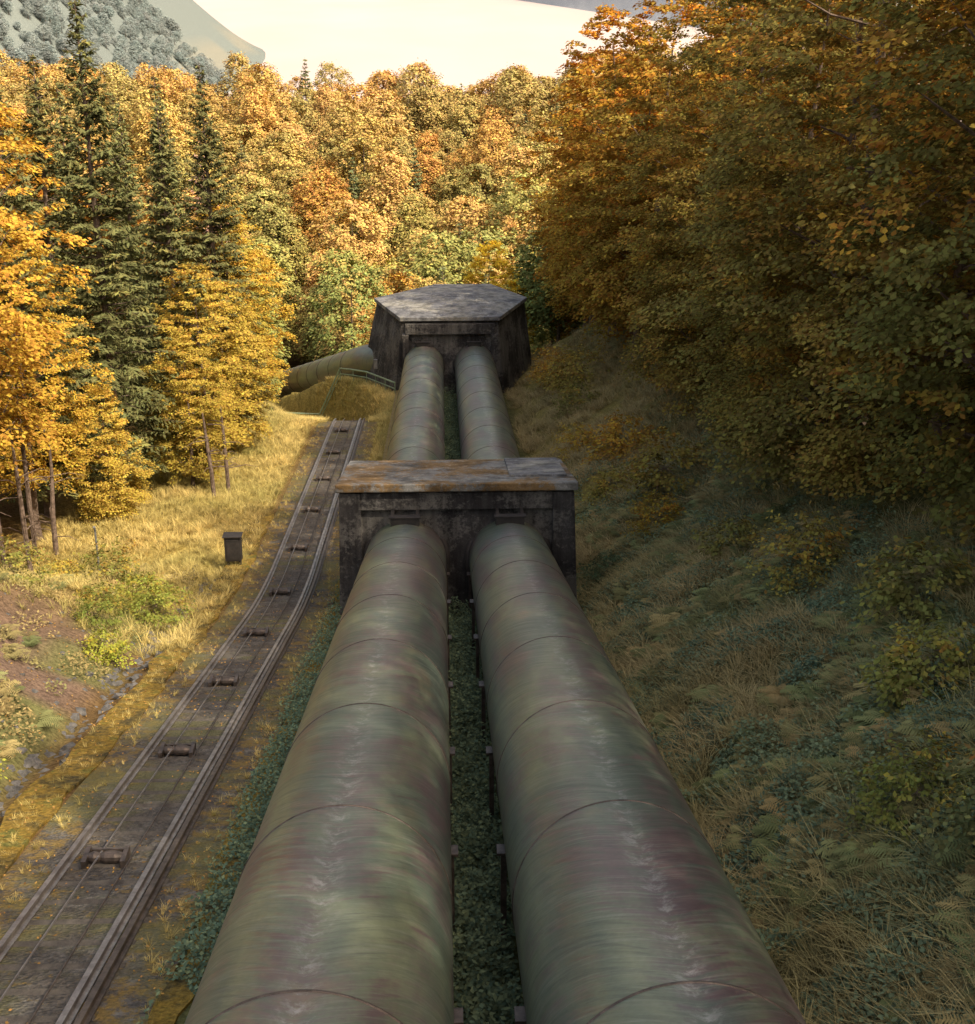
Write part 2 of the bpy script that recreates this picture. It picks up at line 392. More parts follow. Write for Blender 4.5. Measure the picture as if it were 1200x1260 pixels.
mb.hexa([(xl-.22,y0-.45,zt0+.10),(xr+.22,y0-.45,zt0+.10),(xr+.1,y1+.15,zt1-.03),(xl-.1,y1+.15,zt1-.03),(xl-.22,y0-.45,zt0+.44),(xr+.22,y0-.45,zt0+.44),(xr+.1,y1+.15,zt1+.34),(xl-.1,y1+.15,zt1+.34)])
mb.make('cap_slab',M_slab,P,.05)
mb=MB()
def sl(x,y,o): 
    t=(y-(y0-.45))/((y1+.15)-(y0-.45)); return (x,y,(zt0+.44)*(1-t)+(zt1+.34)*t+o)
for a,b,c,d in ((xr-2.4,xr-.1,y0+1.2,y1-.2),):
    mb.hexa([sl(a,c,-.1),sl(b,c,-.1),sl(b,d,-.1),sl(a,d,-.1),sl(a,c,.10),sl(b,c,.10),sl(b,d,.10),sl(a,d,.10)])
mb.make('slab_patch',M_roof,P,.03)

# ---------------------------------------------------------------- upper anchor block
P=empty('concrete_anchor_house')
top=[(-3.3,112,-27.55),(4.45,112,-27.55),(7.0,119.5,-27.75),(4.3,128,-28.5),(-.6,128,-28.5),(-5.6,120,-27.85)]
bot=[(-4.1,111.6,-36),(5.2,111.6,-36),(8.4,119.5,-38),(5.5,129.5,-40),(-1.6,129.5,-40),(-7.9,120.6,-38)]
mb=MB(); mb.prism(bot,top); mb.make('walls',M_block,P,.08)
ctr=np.array([.55,120.,0])
def offs(p,k,dz): return (ctr[0]+(p[0]-ctr[0])*k,ctr[1]+(p[1]-ctr[1])*k,p[2]+dz)
mb=MB(); mb.prism([offs(p,1.035,.01) for p in top],[offs(p,1.035,.32) for p in top],cap=(.6,119,-26.95)); mb.make('roof_slab',M_roof,P,.03)
mb=MB(); mb.box(-3.0,4.2,111.55,112.02,-28.6,-27.75); mb.box(-3.25,-2.75,111.4,112.02,-33.9,-28.6); mb.box(3.9,4.45,111.4,112.02,-33.9,-28.6)
mb.make('front_lintel',M_block,P,.03)
mb=MB(); mb.box(-5.75,-5.45,114.7,114.9,-32.3,-31.5); mb.make('notice_panel',M_galv,P,.01)

# ---------------------------------------------------------------- funicular track
P=empty('funicular_track')
ypath=np.concatenate([np.arange(-14,48,1.0),np.arange(48,64,.5),np.arange(64,98,1.0),np.arange(98,135,1.0)])
def gz(x,y): return float(ground(x,y,False))
def zbed(y): return float(zprof(y)-cut(y))
def strip(name,x0,x1,dz,mat,th=.25,ya=ypath,wob=0):
    V=[];F=[]
    for y in ya:
        o=float(trackx(y))+7.0; z=zbed(y)+dz; w0=wob*(float(vnoise(y/1.7,x0,3))-.5); w1=wob*(float(vnoise(y/1.3,x1,4))-.5)
        V+=[(x0+o+w0,y,z-th),(x0+o+w0,y,z),(x1+o+w1,y,z),(x1+o+w1,y,z-th)]
    for i in range(len(ya)-1):
        b=i*4
        for k in range(3): F.append((b+k,b+k+4,b+k+5,b+k+1))
    me=mk_mesh(name,V,F,[mat]); return obj(name,me,P)
strip('ballast_bed',-9.1,-4.75,.05,M_bed)
def railprofile(name,xc,zb,mat,s=1.0):
    prof=[(-.065,0),(-.065,.02),(-.014,.035),(-.014,.10),(-.038,.11),(-.038,.15),(.038,.15),(.038,.11),(.014,.10),(.014,.035),(.065,.02),(.065,0)]
    V=[];F=[];n=len(prof)
    for y in ypath:
        o=float(trackx(y))+7.0; z=zbed(y)+zb
        for a,b in prof: V.append((xc+o+a*s,y,z+b*s))
    for i in range(len(ypath)-1):
        for k in range(n):
            k2=(k+1)%n; F.append((i*n+k,i*n+k2,(i+1)*n+k2,(i+1)*n+k))
    obj(name,mk_mesh(name,V,F,[mat]),P)
railprofile('rail_outer',-7.95,.07,M_rail,1.35)
railprofile('rail_inner',-6.1,.07,M_rail,1.4)
railprofile('guard_rail',-5.82,.07,M_steel,1.4)
mb=MB()
for y in np.arange(-12,125,.95):
    z=zbed(y); o=float(trackx(y))+7; j=rng.uniform(-.06,.06); a=rng.uniform(-.02,.02)
    mb.hexa([(-8.12+o+j,y-.09-a,z-.05),(-5.7+o+j,y-.09+a,z-.05),(-5.7+o+j,y+.09+a,z-.05),(-8.12+o+j,y+.09-a,z-.05),(-8.12+o+j,y-.09-a,z+.067),(-5.7+o+j,y-.09+a,z+.067),(-5.7+o+j,y+.09+a,z+.067),(-8.12+o+j,y+.09-a,z+.067)])
mb.make('sleepers',M_sleeper,P)
mb=MB()
mb.tube([(-7.28+float(trackx(y))+7,y,zbed(y)+.26) for y in ypath],.022,6)
mb.make('haul_cable',M_rail,P)
mb=MB(); mb.tube([(-6.62+float(trackx(y))+7,y,zbed(y)+.20) for y in ypath],.022,6); mb.make('conduit',M_steel,P)
for k,y in enumerate(np.arange(25.2,98,7.75)):
    mb=MB(); z=zbed(y)
    mb.box(-7.6,-7.50,y-.28,y+.28,z+.069,z+.30); mb.box(-6.80,-6.70,y-.28,y+.28,z+.069,z+.30)
    mb.box(-7.499,-6.801,y+.24,y+.29,z+.072,z+.24)
    mb.tube([(-7.50,y,z+.21),(-7.38,y,z+.21),(-7.25,y,z+.21),(-7.15,y,z+.21),(-6.95,y,z+.21),(-6.80,y,z+.21)],[.10,.14,.09,.14,.14,.10],12)
    mb.make('cable_roller_%d'%k,M_steel,P)
P=empty('mossy_kerb')
yk=np.arange(-14,72,.5)
strip('kerb_left',-10.1,-9.12,.10,M_moss,.5,yk,.45)
strip('kerb_right',-4.78,-4.25,.054,M_moss,.3,yk,.35)
V=[];F=[];n=0
base=np.array([(-1,-1,0),(1,-1,0),(1,1,0),(-1,1,0),(-.6,-.6,.8),(.6,-.6,.8),(.6,.6,.8),(-.6,.6,.8)],float); bf=np.array([(4,5,6,7),(0,1,5,4),(1,2,6,5),(2,3,7,6),(3,0,4,7)])
for i in range(900):
    y=rng.uniform(8,60); x=-10.8+rng.normal(0,.3) if i<620 else rng.uniform(-17,-11); s=rng.uniform(.05,.17)*(1 if i<620 else .6)
    a=rng.uniform(0,6.28); v=base*(1+rng.normal(0,.22,base.shape))*[s,s*rng.uniform(.6,1.4),s*.8]
    v=np.stack([v[:,0]*math.cos(a)-v[:,1]*math.sin(a)+x,v[:,0]*math.sin(a)+v[:,1]*math.cos(a)+y,v[:,2]+float(ground(x,y))-.03],1)
    V.append(v);F.append(bf+n);n+=8
obj('ditch_stones',mk_mesh('ditch_stones',np.concatenate(V),np.concatenate(F),[M_stone]))
mb=MB()
for y in np.arange(60,111,1.0):
    z=-26.03-S2*(y-YB); mb.hexa([(-3.85,y,z-.1),(-3.6,y,z-.1),(-3.6,y+.97,z-.1-S2),(-3.85,y+.97,z-.1-S2),(-3.85,y,z+.4),(-3.6,y,z+.4),(-3.6,y+.97,z+.4-S2),(-3.85,y+.97,z+.4-S2)])
mb.make('walkway_kerb',M_yel,None,.02)
def railing(pts,h=1.15):
    P=empty('steel_railing'); mb=MB(); tops=[]
    pts=[np.array(p,float) for p in pts]; out=[]
    for a,b in zip(pts[:-1],pts[1:]):
        n=max(1,int(np.linalg.norm(b-a)/1.9)); out+=[a+(b-a)*i/n for i in range(n)]
    out.append(pts[-1])
    for x,y in out:
        z=gz(x,y); mb.box(x-.035,x+.035,y-.035,y+.035,z-.2,z+h); tops.append((x,y,z+h))
    mb.tube(tops,.07,6); mb.tube([(a,b,c-.5) for a,b,c in tops],.05,6)
    mb.make('posts_and_rails',M_green,P)
railing([(-3.9,110.5),(-6.5,116.8),(-9,120.6),(-15,122.2),(-22,124)])
P=empty('control_cabinet'); z=gz(-9.9,61.5); mb=MB()
mb.box(-10.25,-9.5,61.2,61.7,z+.35,z+1.55); mb.box(-10.32,-9.43,61.12,61.78,z+1.551,z+1.62); mb.box(-10.2,-10.1,61.3,61.4,z-.3,z+.35); mb.box(-9.65,-9.55,61.3,61.4,z-.3,z+.35); mb.box(-10.2,-10.1,61.5,61.6,z-.3,z+.35); mb.box(-9.65,-9.55,61.5,61.6,z-.3,z+.35)
mb.make('cabinet_body',M_dark,P,.02)
mb=MB(); mb.box(-10.15,-9.6,61.17,61.2,z+.45,z+1.45); mb.make('cabinet_door',M_dark,P,.01)
z=gz(-15.8,60); mb=MB(); mb.tube([(-15.8,60,z-.3),(-15.8,60,z+2.2)],.045,8); mb.tube([(-15.8,60,z+2.15),(-15.8,59.9,z+2.35)],.06,8); mb.make('marker_post',M_galv,None)

# ---------------------------------------------------------------- leaf geometry
def leaf_quads(c,n,d,L,W):
    n=n/np.linalg.norm(n,axis=1)[:,None]; d=d-n*(d*n).sum(1)[:,None]; d/=np.linalg.norm(d,axis=1)[:,None]+1e-9
    s=np.cross(n,d); L=L[:,None]; W=W[:,None]
    V=np.stack([c-d*L/2,c+s*W/2+d*L*.08,c+d*L/2,c-s*W/2+d*L*.08],1).reshape(-1,3)
    F=np.arange(len(c)*4).reshape(-1,4); return V,F
def np_tube(pts,rad,sides=6):
    mb=MB(); mb.tube(pts,rad,sides)
    f=[q for q in mb.f if len(q)==4]; return np.array(mb.v),np.array(f)
def build_tree(name,mats,woods,lc,ln,ld,L,W,cl,lf):
    V,F=leaf_quads(lc,ln,ld,L,W); Vs=[V];Fs=[F];n=len(V); mi=[np.zeros(len(F))]
    a=[np.repeat(cl,4)]; b=[np.repeat(lf,4)]
    for wv,wf in woods:
        Vs.append(wv);Fs.append(wf+n);n+=len(wv);mi.append(np.ones(len(wf)));a.append(np.zeros(len(wv)));b.append(np.zeros(len(wv)))
    return mk_mesh(name,np.concatenate(Vs),np.concatenate(Fs),mats,np.concatenate(mi),{'cl':np.concatenate(a),'lf':np.concatenate(b)})
def beech(name,seed,H,R,hb,ncl,lpc,ls,cs_=1.0,limbs=60,flat=.28,mat=None,dome=0):
    r=np.random.default_rng(seed)
    zn=r.beta(1.15,1.25,ncl); ang=r.uniform(0,2*np.pi,ncl)
    if dome: zn=r.beta(1.6,1.1,ncl)
    prof=np.sin(np.pi*np.clip(zn*.86+.14,0,1))**.62
    if dome: prof=np.sqrt(np.clip(1-np.clip((zn-.35)/.65,0,1)**2.2,0,1))*np.clip(.5+zn*1.4,0,1)
    lump=.68+.64*vnoise(ang*2.2+seed,zn*5,seed)
    rho=R*prof*lump*np.clip(r.beta(3.2,1.1,ncl),.2,1)
    if dome: rho=R*prof*lump*np.sqrt(r.uniform(.15,1,ncl))
    lx=r.normal(0,.25); 
    cx=rho*np.cos(ang)+lx*zn*2; cy=rho*np.sin(ang)+r.normal(0,.2)*zn; cz=hb+zn*(H-hb)-.12*rho*(1-zn)*1.2
    C=np.stack([cx,cy,cz],1)
    size=cs_*r.uniform(.6,1.35,ncl)*(1-.45*zn)
    nl=(lpc*size**1.6).astype(int)+4; idx=np.repeat(np.arange(ncl),nl); m=len(idx)
    out=np.stack([np.cos(ang),np.sin(ang),np.zeros(ncl)],1)[idx]; tan=np.stack([-np.sin(ang),np.cos(ang),np.zeros(ncl)],1)[idx]
    nf=5; fing=r.integers(0,nf,m); fa=(fing-(nf-1)/2)*.42+r.normal(0,.09,m)+r.normal(0,.25,ncl)[idx]
    t=r.beta(1.6,1.2,m)*size[idx]*1.9-.5*size[idx]
    lat=t*np.sin(fa)+r.normal(0,.12,m)*size[idx]; o=t*np.cos(fa)
    tilt=r.uniform(-.55,.25,ncl)[idx]+.45*zn[idx]
    dz=o*tilt-.16*o*np.abs(o)+r.normal(0,flat*.42,m)*size[idx]
    lc=C[idx]+out*o[:,None]+tan*lat[:,None]; lc[:,2]+=dz
    ln=np.stack([r.normal(0,.45,m),r.normal(0,.45,m),np.ones(m)],1)+out*.55
    ld=out*.8+tan*np.sin(fa)[:,None]+r.normal(0,.5,(m,3))
    L=ls*r.uniform(.7,1.35,m); W=L*r.uniform(.55,.8,m)
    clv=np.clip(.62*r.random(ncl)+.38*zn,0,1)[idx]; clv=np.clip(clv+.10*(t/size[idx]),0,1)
    woods=[]; tr=H*.0145
    tp=[(lx*2*k**2+.15*math.sin(k*5+seed),.15*math.cos(k*4+seed)-.15,H*.93*k-.6) for k in np.linspace(0,1,10)]
    woods.append(np_tube(tp,[tr*(1-.93*k)+(.12*tr/.3 if k==0 else 0) for k in np.linspace(0,1,10)],8))
    for j in r.choice(ncl,min(limbs,ncl),replace=False):
        z0=max(1.0,C[j,2]-abs(rho[j])*r.uniform(.35,.75)); z0=min(z0,H*.85); k=z0/(H*.93)
        p0=np.array([lx*2*k**2,0,z0]); p2=C[j]; pm=(p0+p2)/2+np.array([0,0,-.05*rho[j]])+r.normal(0,.15,3)
        rr=tr*(1-.9*k)*.42
        woods.append(np_tube([p0,p0*.7+pm*.3+[0,0,.05],pm,pm*.4+p2*.6,p2],[rr,rr*.8,rr*.55,rr*.35,rr*.12],4))
    return build_tree(name,[mat or M_leaf,M_bark],woods,lc,ln,ld,L,W,clv,r.random(m))
def spruce(name,seed,H,R,hb,step,per,nb,ls,sparse=1.0):
    r=np.random.default_rng(seed); c=[];n=[];d=[];L=[];W=[];cl=[]
    woods=[np_tube([(0,0,-.5),(.05,0,H*.5),(0,0,H)],[H*.012,H*.007,.02],8)]
    z=hb
    while z<H-.15:
        k=(z-hb)/(H-hb); rad=R*(1-k)**.82*(.55+.45*min(1,(z-hb)/2+.3))+.15
        for j in range(nb if k<.85 else 5):
            a=r.uniform(0,2*np.pi); l=rad*r.uniform(.6,1.12); m=max(4,int(per*l*sparse)); cv=r.random()
            t=np.sqrt(r.random(m)); o=t*l
            up=.12+.5*k
            bz=z+o*up-(.55-.5*k)*(o**2)/max(R,1)*.55
            sd=r.choice([-1,1],m)*r.random(m)*(.36*l*(1-t*.75)+.06)
            dirv=np.array([math.cos(a),math.sin(a),0]); tv=np.array([-math.sin(a),math.cos(a),0])
            p=dirv*o[:,None]+tv*sd[:,None]; p[:,2]=bz-np.abs(sd)*.35-r.random(m)*.16
            c.append(p); n.append(np.stack([r.normal(0,.5,m),r.normal(0,.5,m),np.ones(m)],1)+dirv*.5); d.append(dirv*.5+tv*np.sign(sd)[:,None]*.8+np.array([0,0,-.45])+r.normal(0,.25,(m,3)))
            LL=ls*r.uniform(.6,1.4,m); L.append(LL); W.append(LL*.30); cl.append(np.full(m,cv*.7)+.3*t)
            if j%4==0: woods.append(np_tube([(0,0,z),dirv*l*.5+np.array([0,0,z+.5*l*up-.1*l]),dirv*l+np.array([0,0,z+l*up-(.55-.5*k)*l*l/max(R,1)*.55])],[.05,.03,.01],3))
        z+=step*r.uniform(.8,1.2)
    c=np.concatenate(c); m=len(c)
    return build_tree(name,[M_needle,M_bark],woods,c,np.concatenate(n),np.concatenate(d),np.concatenate(L),np.concatenate(W),np.concatenate(cl),r.random(m))

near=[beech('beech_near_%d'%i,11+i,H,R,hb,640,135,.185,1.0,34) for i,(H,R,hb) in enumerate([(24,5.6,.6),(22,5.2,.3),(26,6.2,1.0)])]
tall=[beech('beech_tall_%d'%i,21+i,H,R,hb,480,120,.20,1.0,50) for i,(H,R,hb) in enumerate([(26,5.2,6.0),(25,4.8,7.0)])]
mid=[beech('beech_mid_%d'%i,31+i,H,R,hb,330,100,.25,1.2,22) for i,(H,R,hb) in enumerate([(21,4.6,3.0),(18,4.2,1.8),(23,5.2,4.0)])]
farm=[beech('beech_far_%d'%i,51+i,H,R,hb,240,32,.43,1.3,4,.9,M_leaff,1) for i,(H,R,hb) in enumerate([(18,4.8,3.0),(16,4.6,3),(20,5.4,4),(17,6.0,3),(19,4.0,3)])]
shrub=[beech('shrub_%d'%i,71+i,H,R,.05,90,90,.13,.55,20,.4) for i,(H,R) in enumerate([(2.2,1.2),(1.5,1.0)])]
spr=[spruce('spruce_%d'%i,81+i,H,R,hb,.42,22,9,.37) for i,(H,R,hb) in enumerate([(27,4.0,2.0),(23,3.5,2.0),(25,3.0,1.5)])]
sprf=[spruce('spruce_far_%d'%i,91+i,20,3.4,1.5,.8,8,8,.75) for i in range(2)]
larch=spruce('larch',95,19,3.0,3,.6,16,7,.30,.8)

def place(name,me,x,y,s,col,a,parent=None,sz=None,rot=None,tiltx=0):
    o=bpy.data.objects.new(name,me); link(o)
    o.location=(x,y,float(ground(x,y))-.15)
    o.rotation_euler=(tiltx,rng.uniform(-.03,.03),rng.uniform(0,6.28) if rot is None else rot)
    o.scale=(s,s,s*(sz or 1)); o.color=(*col,a)
    if parent: o.parent=parent
    return o
OL=(.34,.27,.070); OL2=(.26,.235,.070); GO=(.48,.31,.06); OR=(.54,.27,.05); YE=(.66,.44,.075); GR=(.26,.27,.07); YO=(.50,.39,.08)
def jit(c,s=.15): 
    k=1+rng.uniform(-s,s); return (c[0]*k*(1+rng.uniform(-s,s)*.5),c[1]*k,c[2]*k)
y=-16
i=0
while y<150:
    x=15.8+rng.uniform(-.8,.9)-(1.4 if y>85 else 0)
    if y<30: x+=2.5
    f=sst(60,110,y)
    col=tuple(np.array(jit(OL if i%2 else OL2))*(1-f)+np.array(jit(GO))*f)
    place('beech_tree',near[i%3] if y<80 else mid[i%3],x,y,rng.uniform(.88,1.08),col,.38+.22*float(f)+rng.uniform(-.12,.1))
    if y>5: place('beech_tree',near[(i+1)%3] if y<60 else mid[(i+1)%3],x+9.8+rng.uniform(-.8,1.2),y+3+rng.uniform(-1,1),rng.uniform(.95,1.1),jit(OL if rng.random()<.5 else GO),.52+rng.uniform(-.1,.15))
    y+=rng.uniform(6.0,7.6) if y>20 else 9.5; i+=1
edge=[(-21.3,59.5,'n',1.0,YE,.12),(-26.5,54,'n',1.0,YE,.2),(-20.5,67,'n',.62,YE,.1),(-18.2,76,'s',1.0,None,0),(-17.6,70.5,'b',.42,YO,.2),(-16.2,86,'s',.95,None,0),(-14.6,78,'b',.46,YO,.2),(-21,71,'s',1.0,None,0),
 (-14.6,83,'b',.55,YO,.15),(-15.2,95,'s',.92,None,0),(-14.0,89,'b',.62,YO,.2),(-14.8,98.5,'b',.70,YE,.15),(-18.5,98,'s',.85,None,0),(-16.9,103.5,'l',1.08,None,0),(-16.8,108.5,'b',.66,YO,.25),(-19.2,115,'b',.64,YE,.2),
 (-23,83,'s',1.05,None,0),(-27,66,'s',1.1,None,0),(-30,74,'b',1.1,YE,.2),(-23,91,'s',1.0,None,0),(-22,102,'s',.9,None,0),(-24,108,'s',.85,None,0),(-24,118,'b',.8,OR,.2),(-29,98,'s',1.0,None,0),(-30,110,'b',.95,OR,.3),
 (-32,56,'b',1.2,YE,.2),(-36,80,'b',1.1,YE,.3),(-38,95,'b',1.1,OR,.3),(-28,128,'s',.8,None,0),(-35,122,'b',.95,GO,.3),(-33,137,'b',.95,OR,.3)]
for j,(x,y,k,s,c,a) in enumerate(edge):
    if k=='b': place('beech_tree',mid[j%3],x,y,s,jit(c),a)
    elif k=='n': place('beech_tree',tall[j%2],x,y,s,jit(c),a)
    elif k=='s': place('spruce_tree',spr[j%3],x,y,s,jit((.17,.175,.07)),.25)
    else: place('larch_tree',larch,x,y,s,(.56,.36,.30),0)
for j,(x,y,h) in enumerate([(-20.2,60.5,9),(-21.6,61.5,10),(-19.2,62,8),(-22.2,58.5,10),(-12.9,75,5),(-12.4,77,5),(-21.0,57.5,8),(-22.8,60,9),(-19.8,58,9),(-18.9,60,7),(-20.7,59.2,8),(-18.4,62.5,6)]):
    mb=MB(); z=gz(x,y); l=rng.uniform(-.3,.3)
    mb.tube([(x,y,z-.4),(x+l*.3,y,z+h*.35),(x+l,y+.2,z+h*.7),(x+l*1.4,y+.2,z+h)],[.14,.12,.09,.04],8)
    for q in range(11):
        zz=z+rng.uniform(1.0,h*.9); a=rng.uniform(0,6.28); ll=rng.uniform(.6,1.8)
        mb.tube([(x+l*.3,y,zz),(x+math.cos(a)*ll*.6,y+math.sin(a)*ll*.6,zz+.1),(x+math.cos(a)*ll,y+math.sin(a)*ll,zz-.1)],[.03,.02,.008],4)
    mb.make('bare_tree_trunk',M_bark,None)
FP=empty('distant_forest')
cnt=0
PAL=[(.54,.31,.07),(.58,.39,.09),(.44,.35,.09),(.30,.30,.085),(.54,.38,.12),(.25,.265,.08),(.50,.28,.06),(.38,.34,.09)]
for yy in np.arange(136,368,7.4):
    hw=22+yy*.40
    for xx in np.arange(-hw-8,hw*.62+8,7.4):
        x=xx+rng.uniform(-3.4,3.4); y=yy+rng.uniform(-3.4,3.4)
        if y<205 and abs(x-(-6.2-(y-119)*.27+2))<7: continue
        if y<150 and x<10 : continue
        u=rng.random(); v=float(vnoise(x/22,y/22,77))
        if u<.05 or (v>.78 and u<.4): place('spruce_crown',sprf[cnt%2],x,y,rng.uniform(.7,1.15),jit((.17,.185,.085)),.2,FP)
        else:
            c=PAL[int((v*5+u*3)%8)]
            f=sst(190,345,y); c=np.array(jit(c,.2))*(1-.45*f)+np.array([.60,.39,.16])*.45*f  # haze painted into crown colour, stronger with distance
            place('tree_crown',farm[cnt%5],x,y,rng.uniform(.70,1.25)*(.75 if y<190 else 1),tuple(c),.15,FP,sz=rng.uniform(.8,1.05))
        cnt+=1
place('birch_tree',mid[1],5.0,144,.85,(.78,.56,.06),.0)
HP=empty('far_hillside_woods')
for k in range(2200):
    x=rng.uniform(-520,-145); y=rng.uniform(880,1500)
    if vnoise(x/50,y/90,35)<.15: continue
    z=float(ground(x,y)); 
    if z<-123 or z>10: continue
    place('tree_crown',farm[k%5],x,y,rng.uniform(.5,.95),jit((.30,.355,.34),.12),.0,HP,sz=.7)  # crowns share the hill's painted haze tint

# ---------------------------------------------------------------- undergrowth
def scatter(TV,TF,x,y,s,attr_cl,zoff=0,tilt=.25):
    n=len(x); z=ground(x,y)+zoff; a=rng.uniform(0,2*np.pi,n); ca,sa=np.cos(a),np.sin(a)
    tx=rng.normal(0,tilt,n); ty=rng.normal(0,tilt,n)
    v=TV[None]*np.asarray(s)[:,None,None]
    X=v[...,0]*ca[:,None]-v[...,1]*sa[:,None]+v[...,2]*tx[:,None]+x[:,None]
    Y=v[...,0]*sa[:,None]+v[...,1]*ca[:,None]+v[...,2]*ty[:,None]+y[:,None]
    Z=v[...,2]+z[:,None]
    V=np.stack([X,Y,Z],-1).reshape(-1,3); m=len(TV)
    F=(TF[None]+(np.arange(n)*m)[:,None,None]).reshape(-1,4)
    return V,F,np.repeat(attr_cl,m),np.repeat(rng.random(n),m)
def tuft(nb,h,w,spread,seed):
    r=np.random.default_rng(seed); V=[];F=[]
    for i in range(nb):
        a=r.uniform(0,6.28); d=np.array([math.cos(a),math.sin(a),0]); s=np.array([-d[1],d[0],0]); b=d*r.uniform(0,.12*spread); hh=h*r.uniform(.6,1.2); l=spread*r.uniform(.3,1)
        k=len(V); 
        for t in (0,.5,1):
            c=b+d*l*t*t*hh+np.array([0,0,hh*(t-.28*t*t*l)]); ww=w*(1-.85*t)
            V+=[c-s*ww,c+s*ww]
        F+=[(k,k+1,k+3,k+2),(k+2,k+3,k+5,k+4)]
    return np.array(V),np.array(F)
def fern(seed):
    r=np.random.default_rng(seed); V=[];F=[]
    for i in range(9):
        a=i*.7+r.uniform(-.2,.2); d=np.array([math.cos(a),math.sin(a),0]); s=np.array([-d[1],d[0],0]); l=r.uniform(.75,1.1)
        for j in range(13):
            t=(j+1)/14; c=d*l*t*.9+np.array([0,0,l*(.95*t-.85*t*t)]); ll=.26*l*math.sin(math.pi*(t*.8+.2))**.8+.02
            for q in (-1,1):
                k=len(V); e=c+s*q*ll+d*ll*.35+np.array([0,0,-.25*ll+r.normal(0,.02)]); w=d*.028
                V+=[c-w,c+w,e+w*.35,e-w*.35]; F.append((k,k+1,k+2,k+3))
    return np.array(V),np.array(F)
def fixedmat(name,c,acc,tr=0):
    m,nt,out=newmat(name)
    cl=N(nt,'ShaderNodeAttribute',attribute_name='cl').outputs['Fac']; lf=N(nt,'ShaderNodeAttribute',attribute_name='lf').outputs['Fac']
    c=mix(nt,cl,c,acc); h=N(nt,'ShaderNodeHueSaturation'); nt.links.new(c,h.inputs['Color'])
    nt.links.new(math_(nt,'MULTIPLY_ADD',lf,.9,.6),h.inputs['Value'])
    d=N(nt,'ShaderNodeBsdfDiffuse'); nt.links.new(h.outputs[0],d.inputs[0]); nt.links.new(d.outputs[0],out.inputs[0]); return m
M_grass=fixedmat('dry_grass',(.32,.30,.10),(.64,.50,.19))
M_fern=fixedmat('fern_fronds',(.17,.20,.08),(.36,.26,.11))
M_ivy=fixedmat('ivy_leaves',(.095,.15,.10),(.20,.24,.12))
M_tan=fixedmat('bank_grass',(.22,.22,.09),(.43,.34,.16))
TV,TF=tuft(16,.42,.011,.9,1)
n=10500; x=rng.uniform(-20,-9.4,n); y=rng.uniform(46,122,n); k=~((y<52)&(x<-12)&(rng.random(n)<.6)); x,y=x[k],y[k]
x2=rng.uniform(-4.7,-2.9,1600); y2=rng.uniform(63,112,1600); x3=rng.uniform(-14,-2.9,5500); y3=rng.uniform(99,124,5500); x=np.r_[x,x2,x3]; y=np.r_[y,y2,y3]
k=np.abs(x-trackx(y))>np.where(y>98,1.6,2.2); x,y=x[k],y[k]
x4=rng.uniform(-10.0,-9.2,500); y4=rng.uniform(12,70,500); x5=rng.choice([-8.9,-8.6,-5.2,-4.95],900)+rng.normal(0,.18,900); y5=rng.uniform(14,98,900)
x=np.r_[x,x4,x5]; y=np.r_[y,y4,y5]; ss=np.r_[rng.uniform(.5,1.3,len(x)-1400),rng.uniform(.2,.5,1400)]
V,F,c,l=scatter(TV,TF,x,y,ss,np.clip(vnoise(x/2.5,y/2.5,3)*.9+.15*rng.random(len(x)),0,1),np.where(ss<.5,.05,-.03))
obj('dry_grass',mk_mesh('dry_grass',V,F,[M_grass],attrs={'cl':c,'lf':l}))
TV,TF=tuft(18,.55,.012,1.6,2)
n=13000; x=5.2+np.abs(rng.beta(1,1.3,n))*9.5; y=10+rng.beta(1,1.6,n)*115
k=vnoise(x/1.8,y/2.6,6)>.33; x,y=x[k],y[k]
V,F,c,l=scatter(TV,TF,x,y,rng.uniform(.5,1.3,len(x)),np.clip(vnoise(x/3,y/4,4)*1.2-.1+.6*sst(40,80,y),0,1),-.05,.35)
obj('bank_grass',mk_mesh('bank_grass',V,F,[M_tan],attrs={'cl':c,'lf':l}))
FV,FF=fern(1)
n=1900; x=5.4+rng.beta(1.2,1.2,n)*9; y=10+rng.beta(1,1.5,n)*60; k=vnoise(x/3,y/3,12)>.40; x,y=x[k],y[k]
xb=rng.uniform(-17,-11.5,200); yb=rng.uniform(20,60,200); kb=vnoise(xb/3,yb/3,13)>.5; x=np.r_[x,xb[kb]]; y=np.r_[y,yb[kb]]
V,F,c,l=scatter(FV,FF,x,y,rng.uniform(.35,.85,len(x)),np.clip(rng.random(len(x))*1.1-.1,0,1)**1.5,0,.3)
obj('fern_undergrowth',mk_mesh('fern_undergrowth',V,F,[M_fern],attrs={'cl':c,'lf':l}))
def carpet(name,x,y,h,ls,mat,cl):
    n=len(x); z=ground(x,y)+h*rng.random(n)**1.3+.01
    c=np.stack([x,y,z],1); V,F=leaf_quads(c,np.stack([rng.normal(0,.45,n),rng.normal(0,.45,n)-.15,np.ones(n)],1),rng.normal(0,1,(n,3)),ls*rng.uniform(.6,1.5,n),ls*rng.uniform(.45,1.0,n))
    obj(name,mk_mesh(name,V,F,[mat],attrs={'cl':np.repeat(cl,4),'lf':np.repeat(rng.random(n),4)}))
n=60000; x=rng.uniform(-.15,1.13,n); y=8+rng.beta(1,1.3,n)*102; k=(y<52)|(y>60); x,y=x[k],y[k]
carpet('ivy_between_pipes',x,y,.3+1.1*vnoise(x/.4,y/.6,14),.095,M_ivy,rng.random(len(x)))
n=42000; x=rng.uniform(-4.75,-2.5,n)+.5*(rng.random(n)-.5); y=10+rng.beta(1,1.5,n)*50; k=vnoise(x/.9,y/1.3,15)>.25; x,y=x[k],y[k]
carpet('ivy_beside_track',x,y,.1+.5*vnoise(x/.5,y/.7,16),.085,M_ivy,rng.random(len(x))**2)
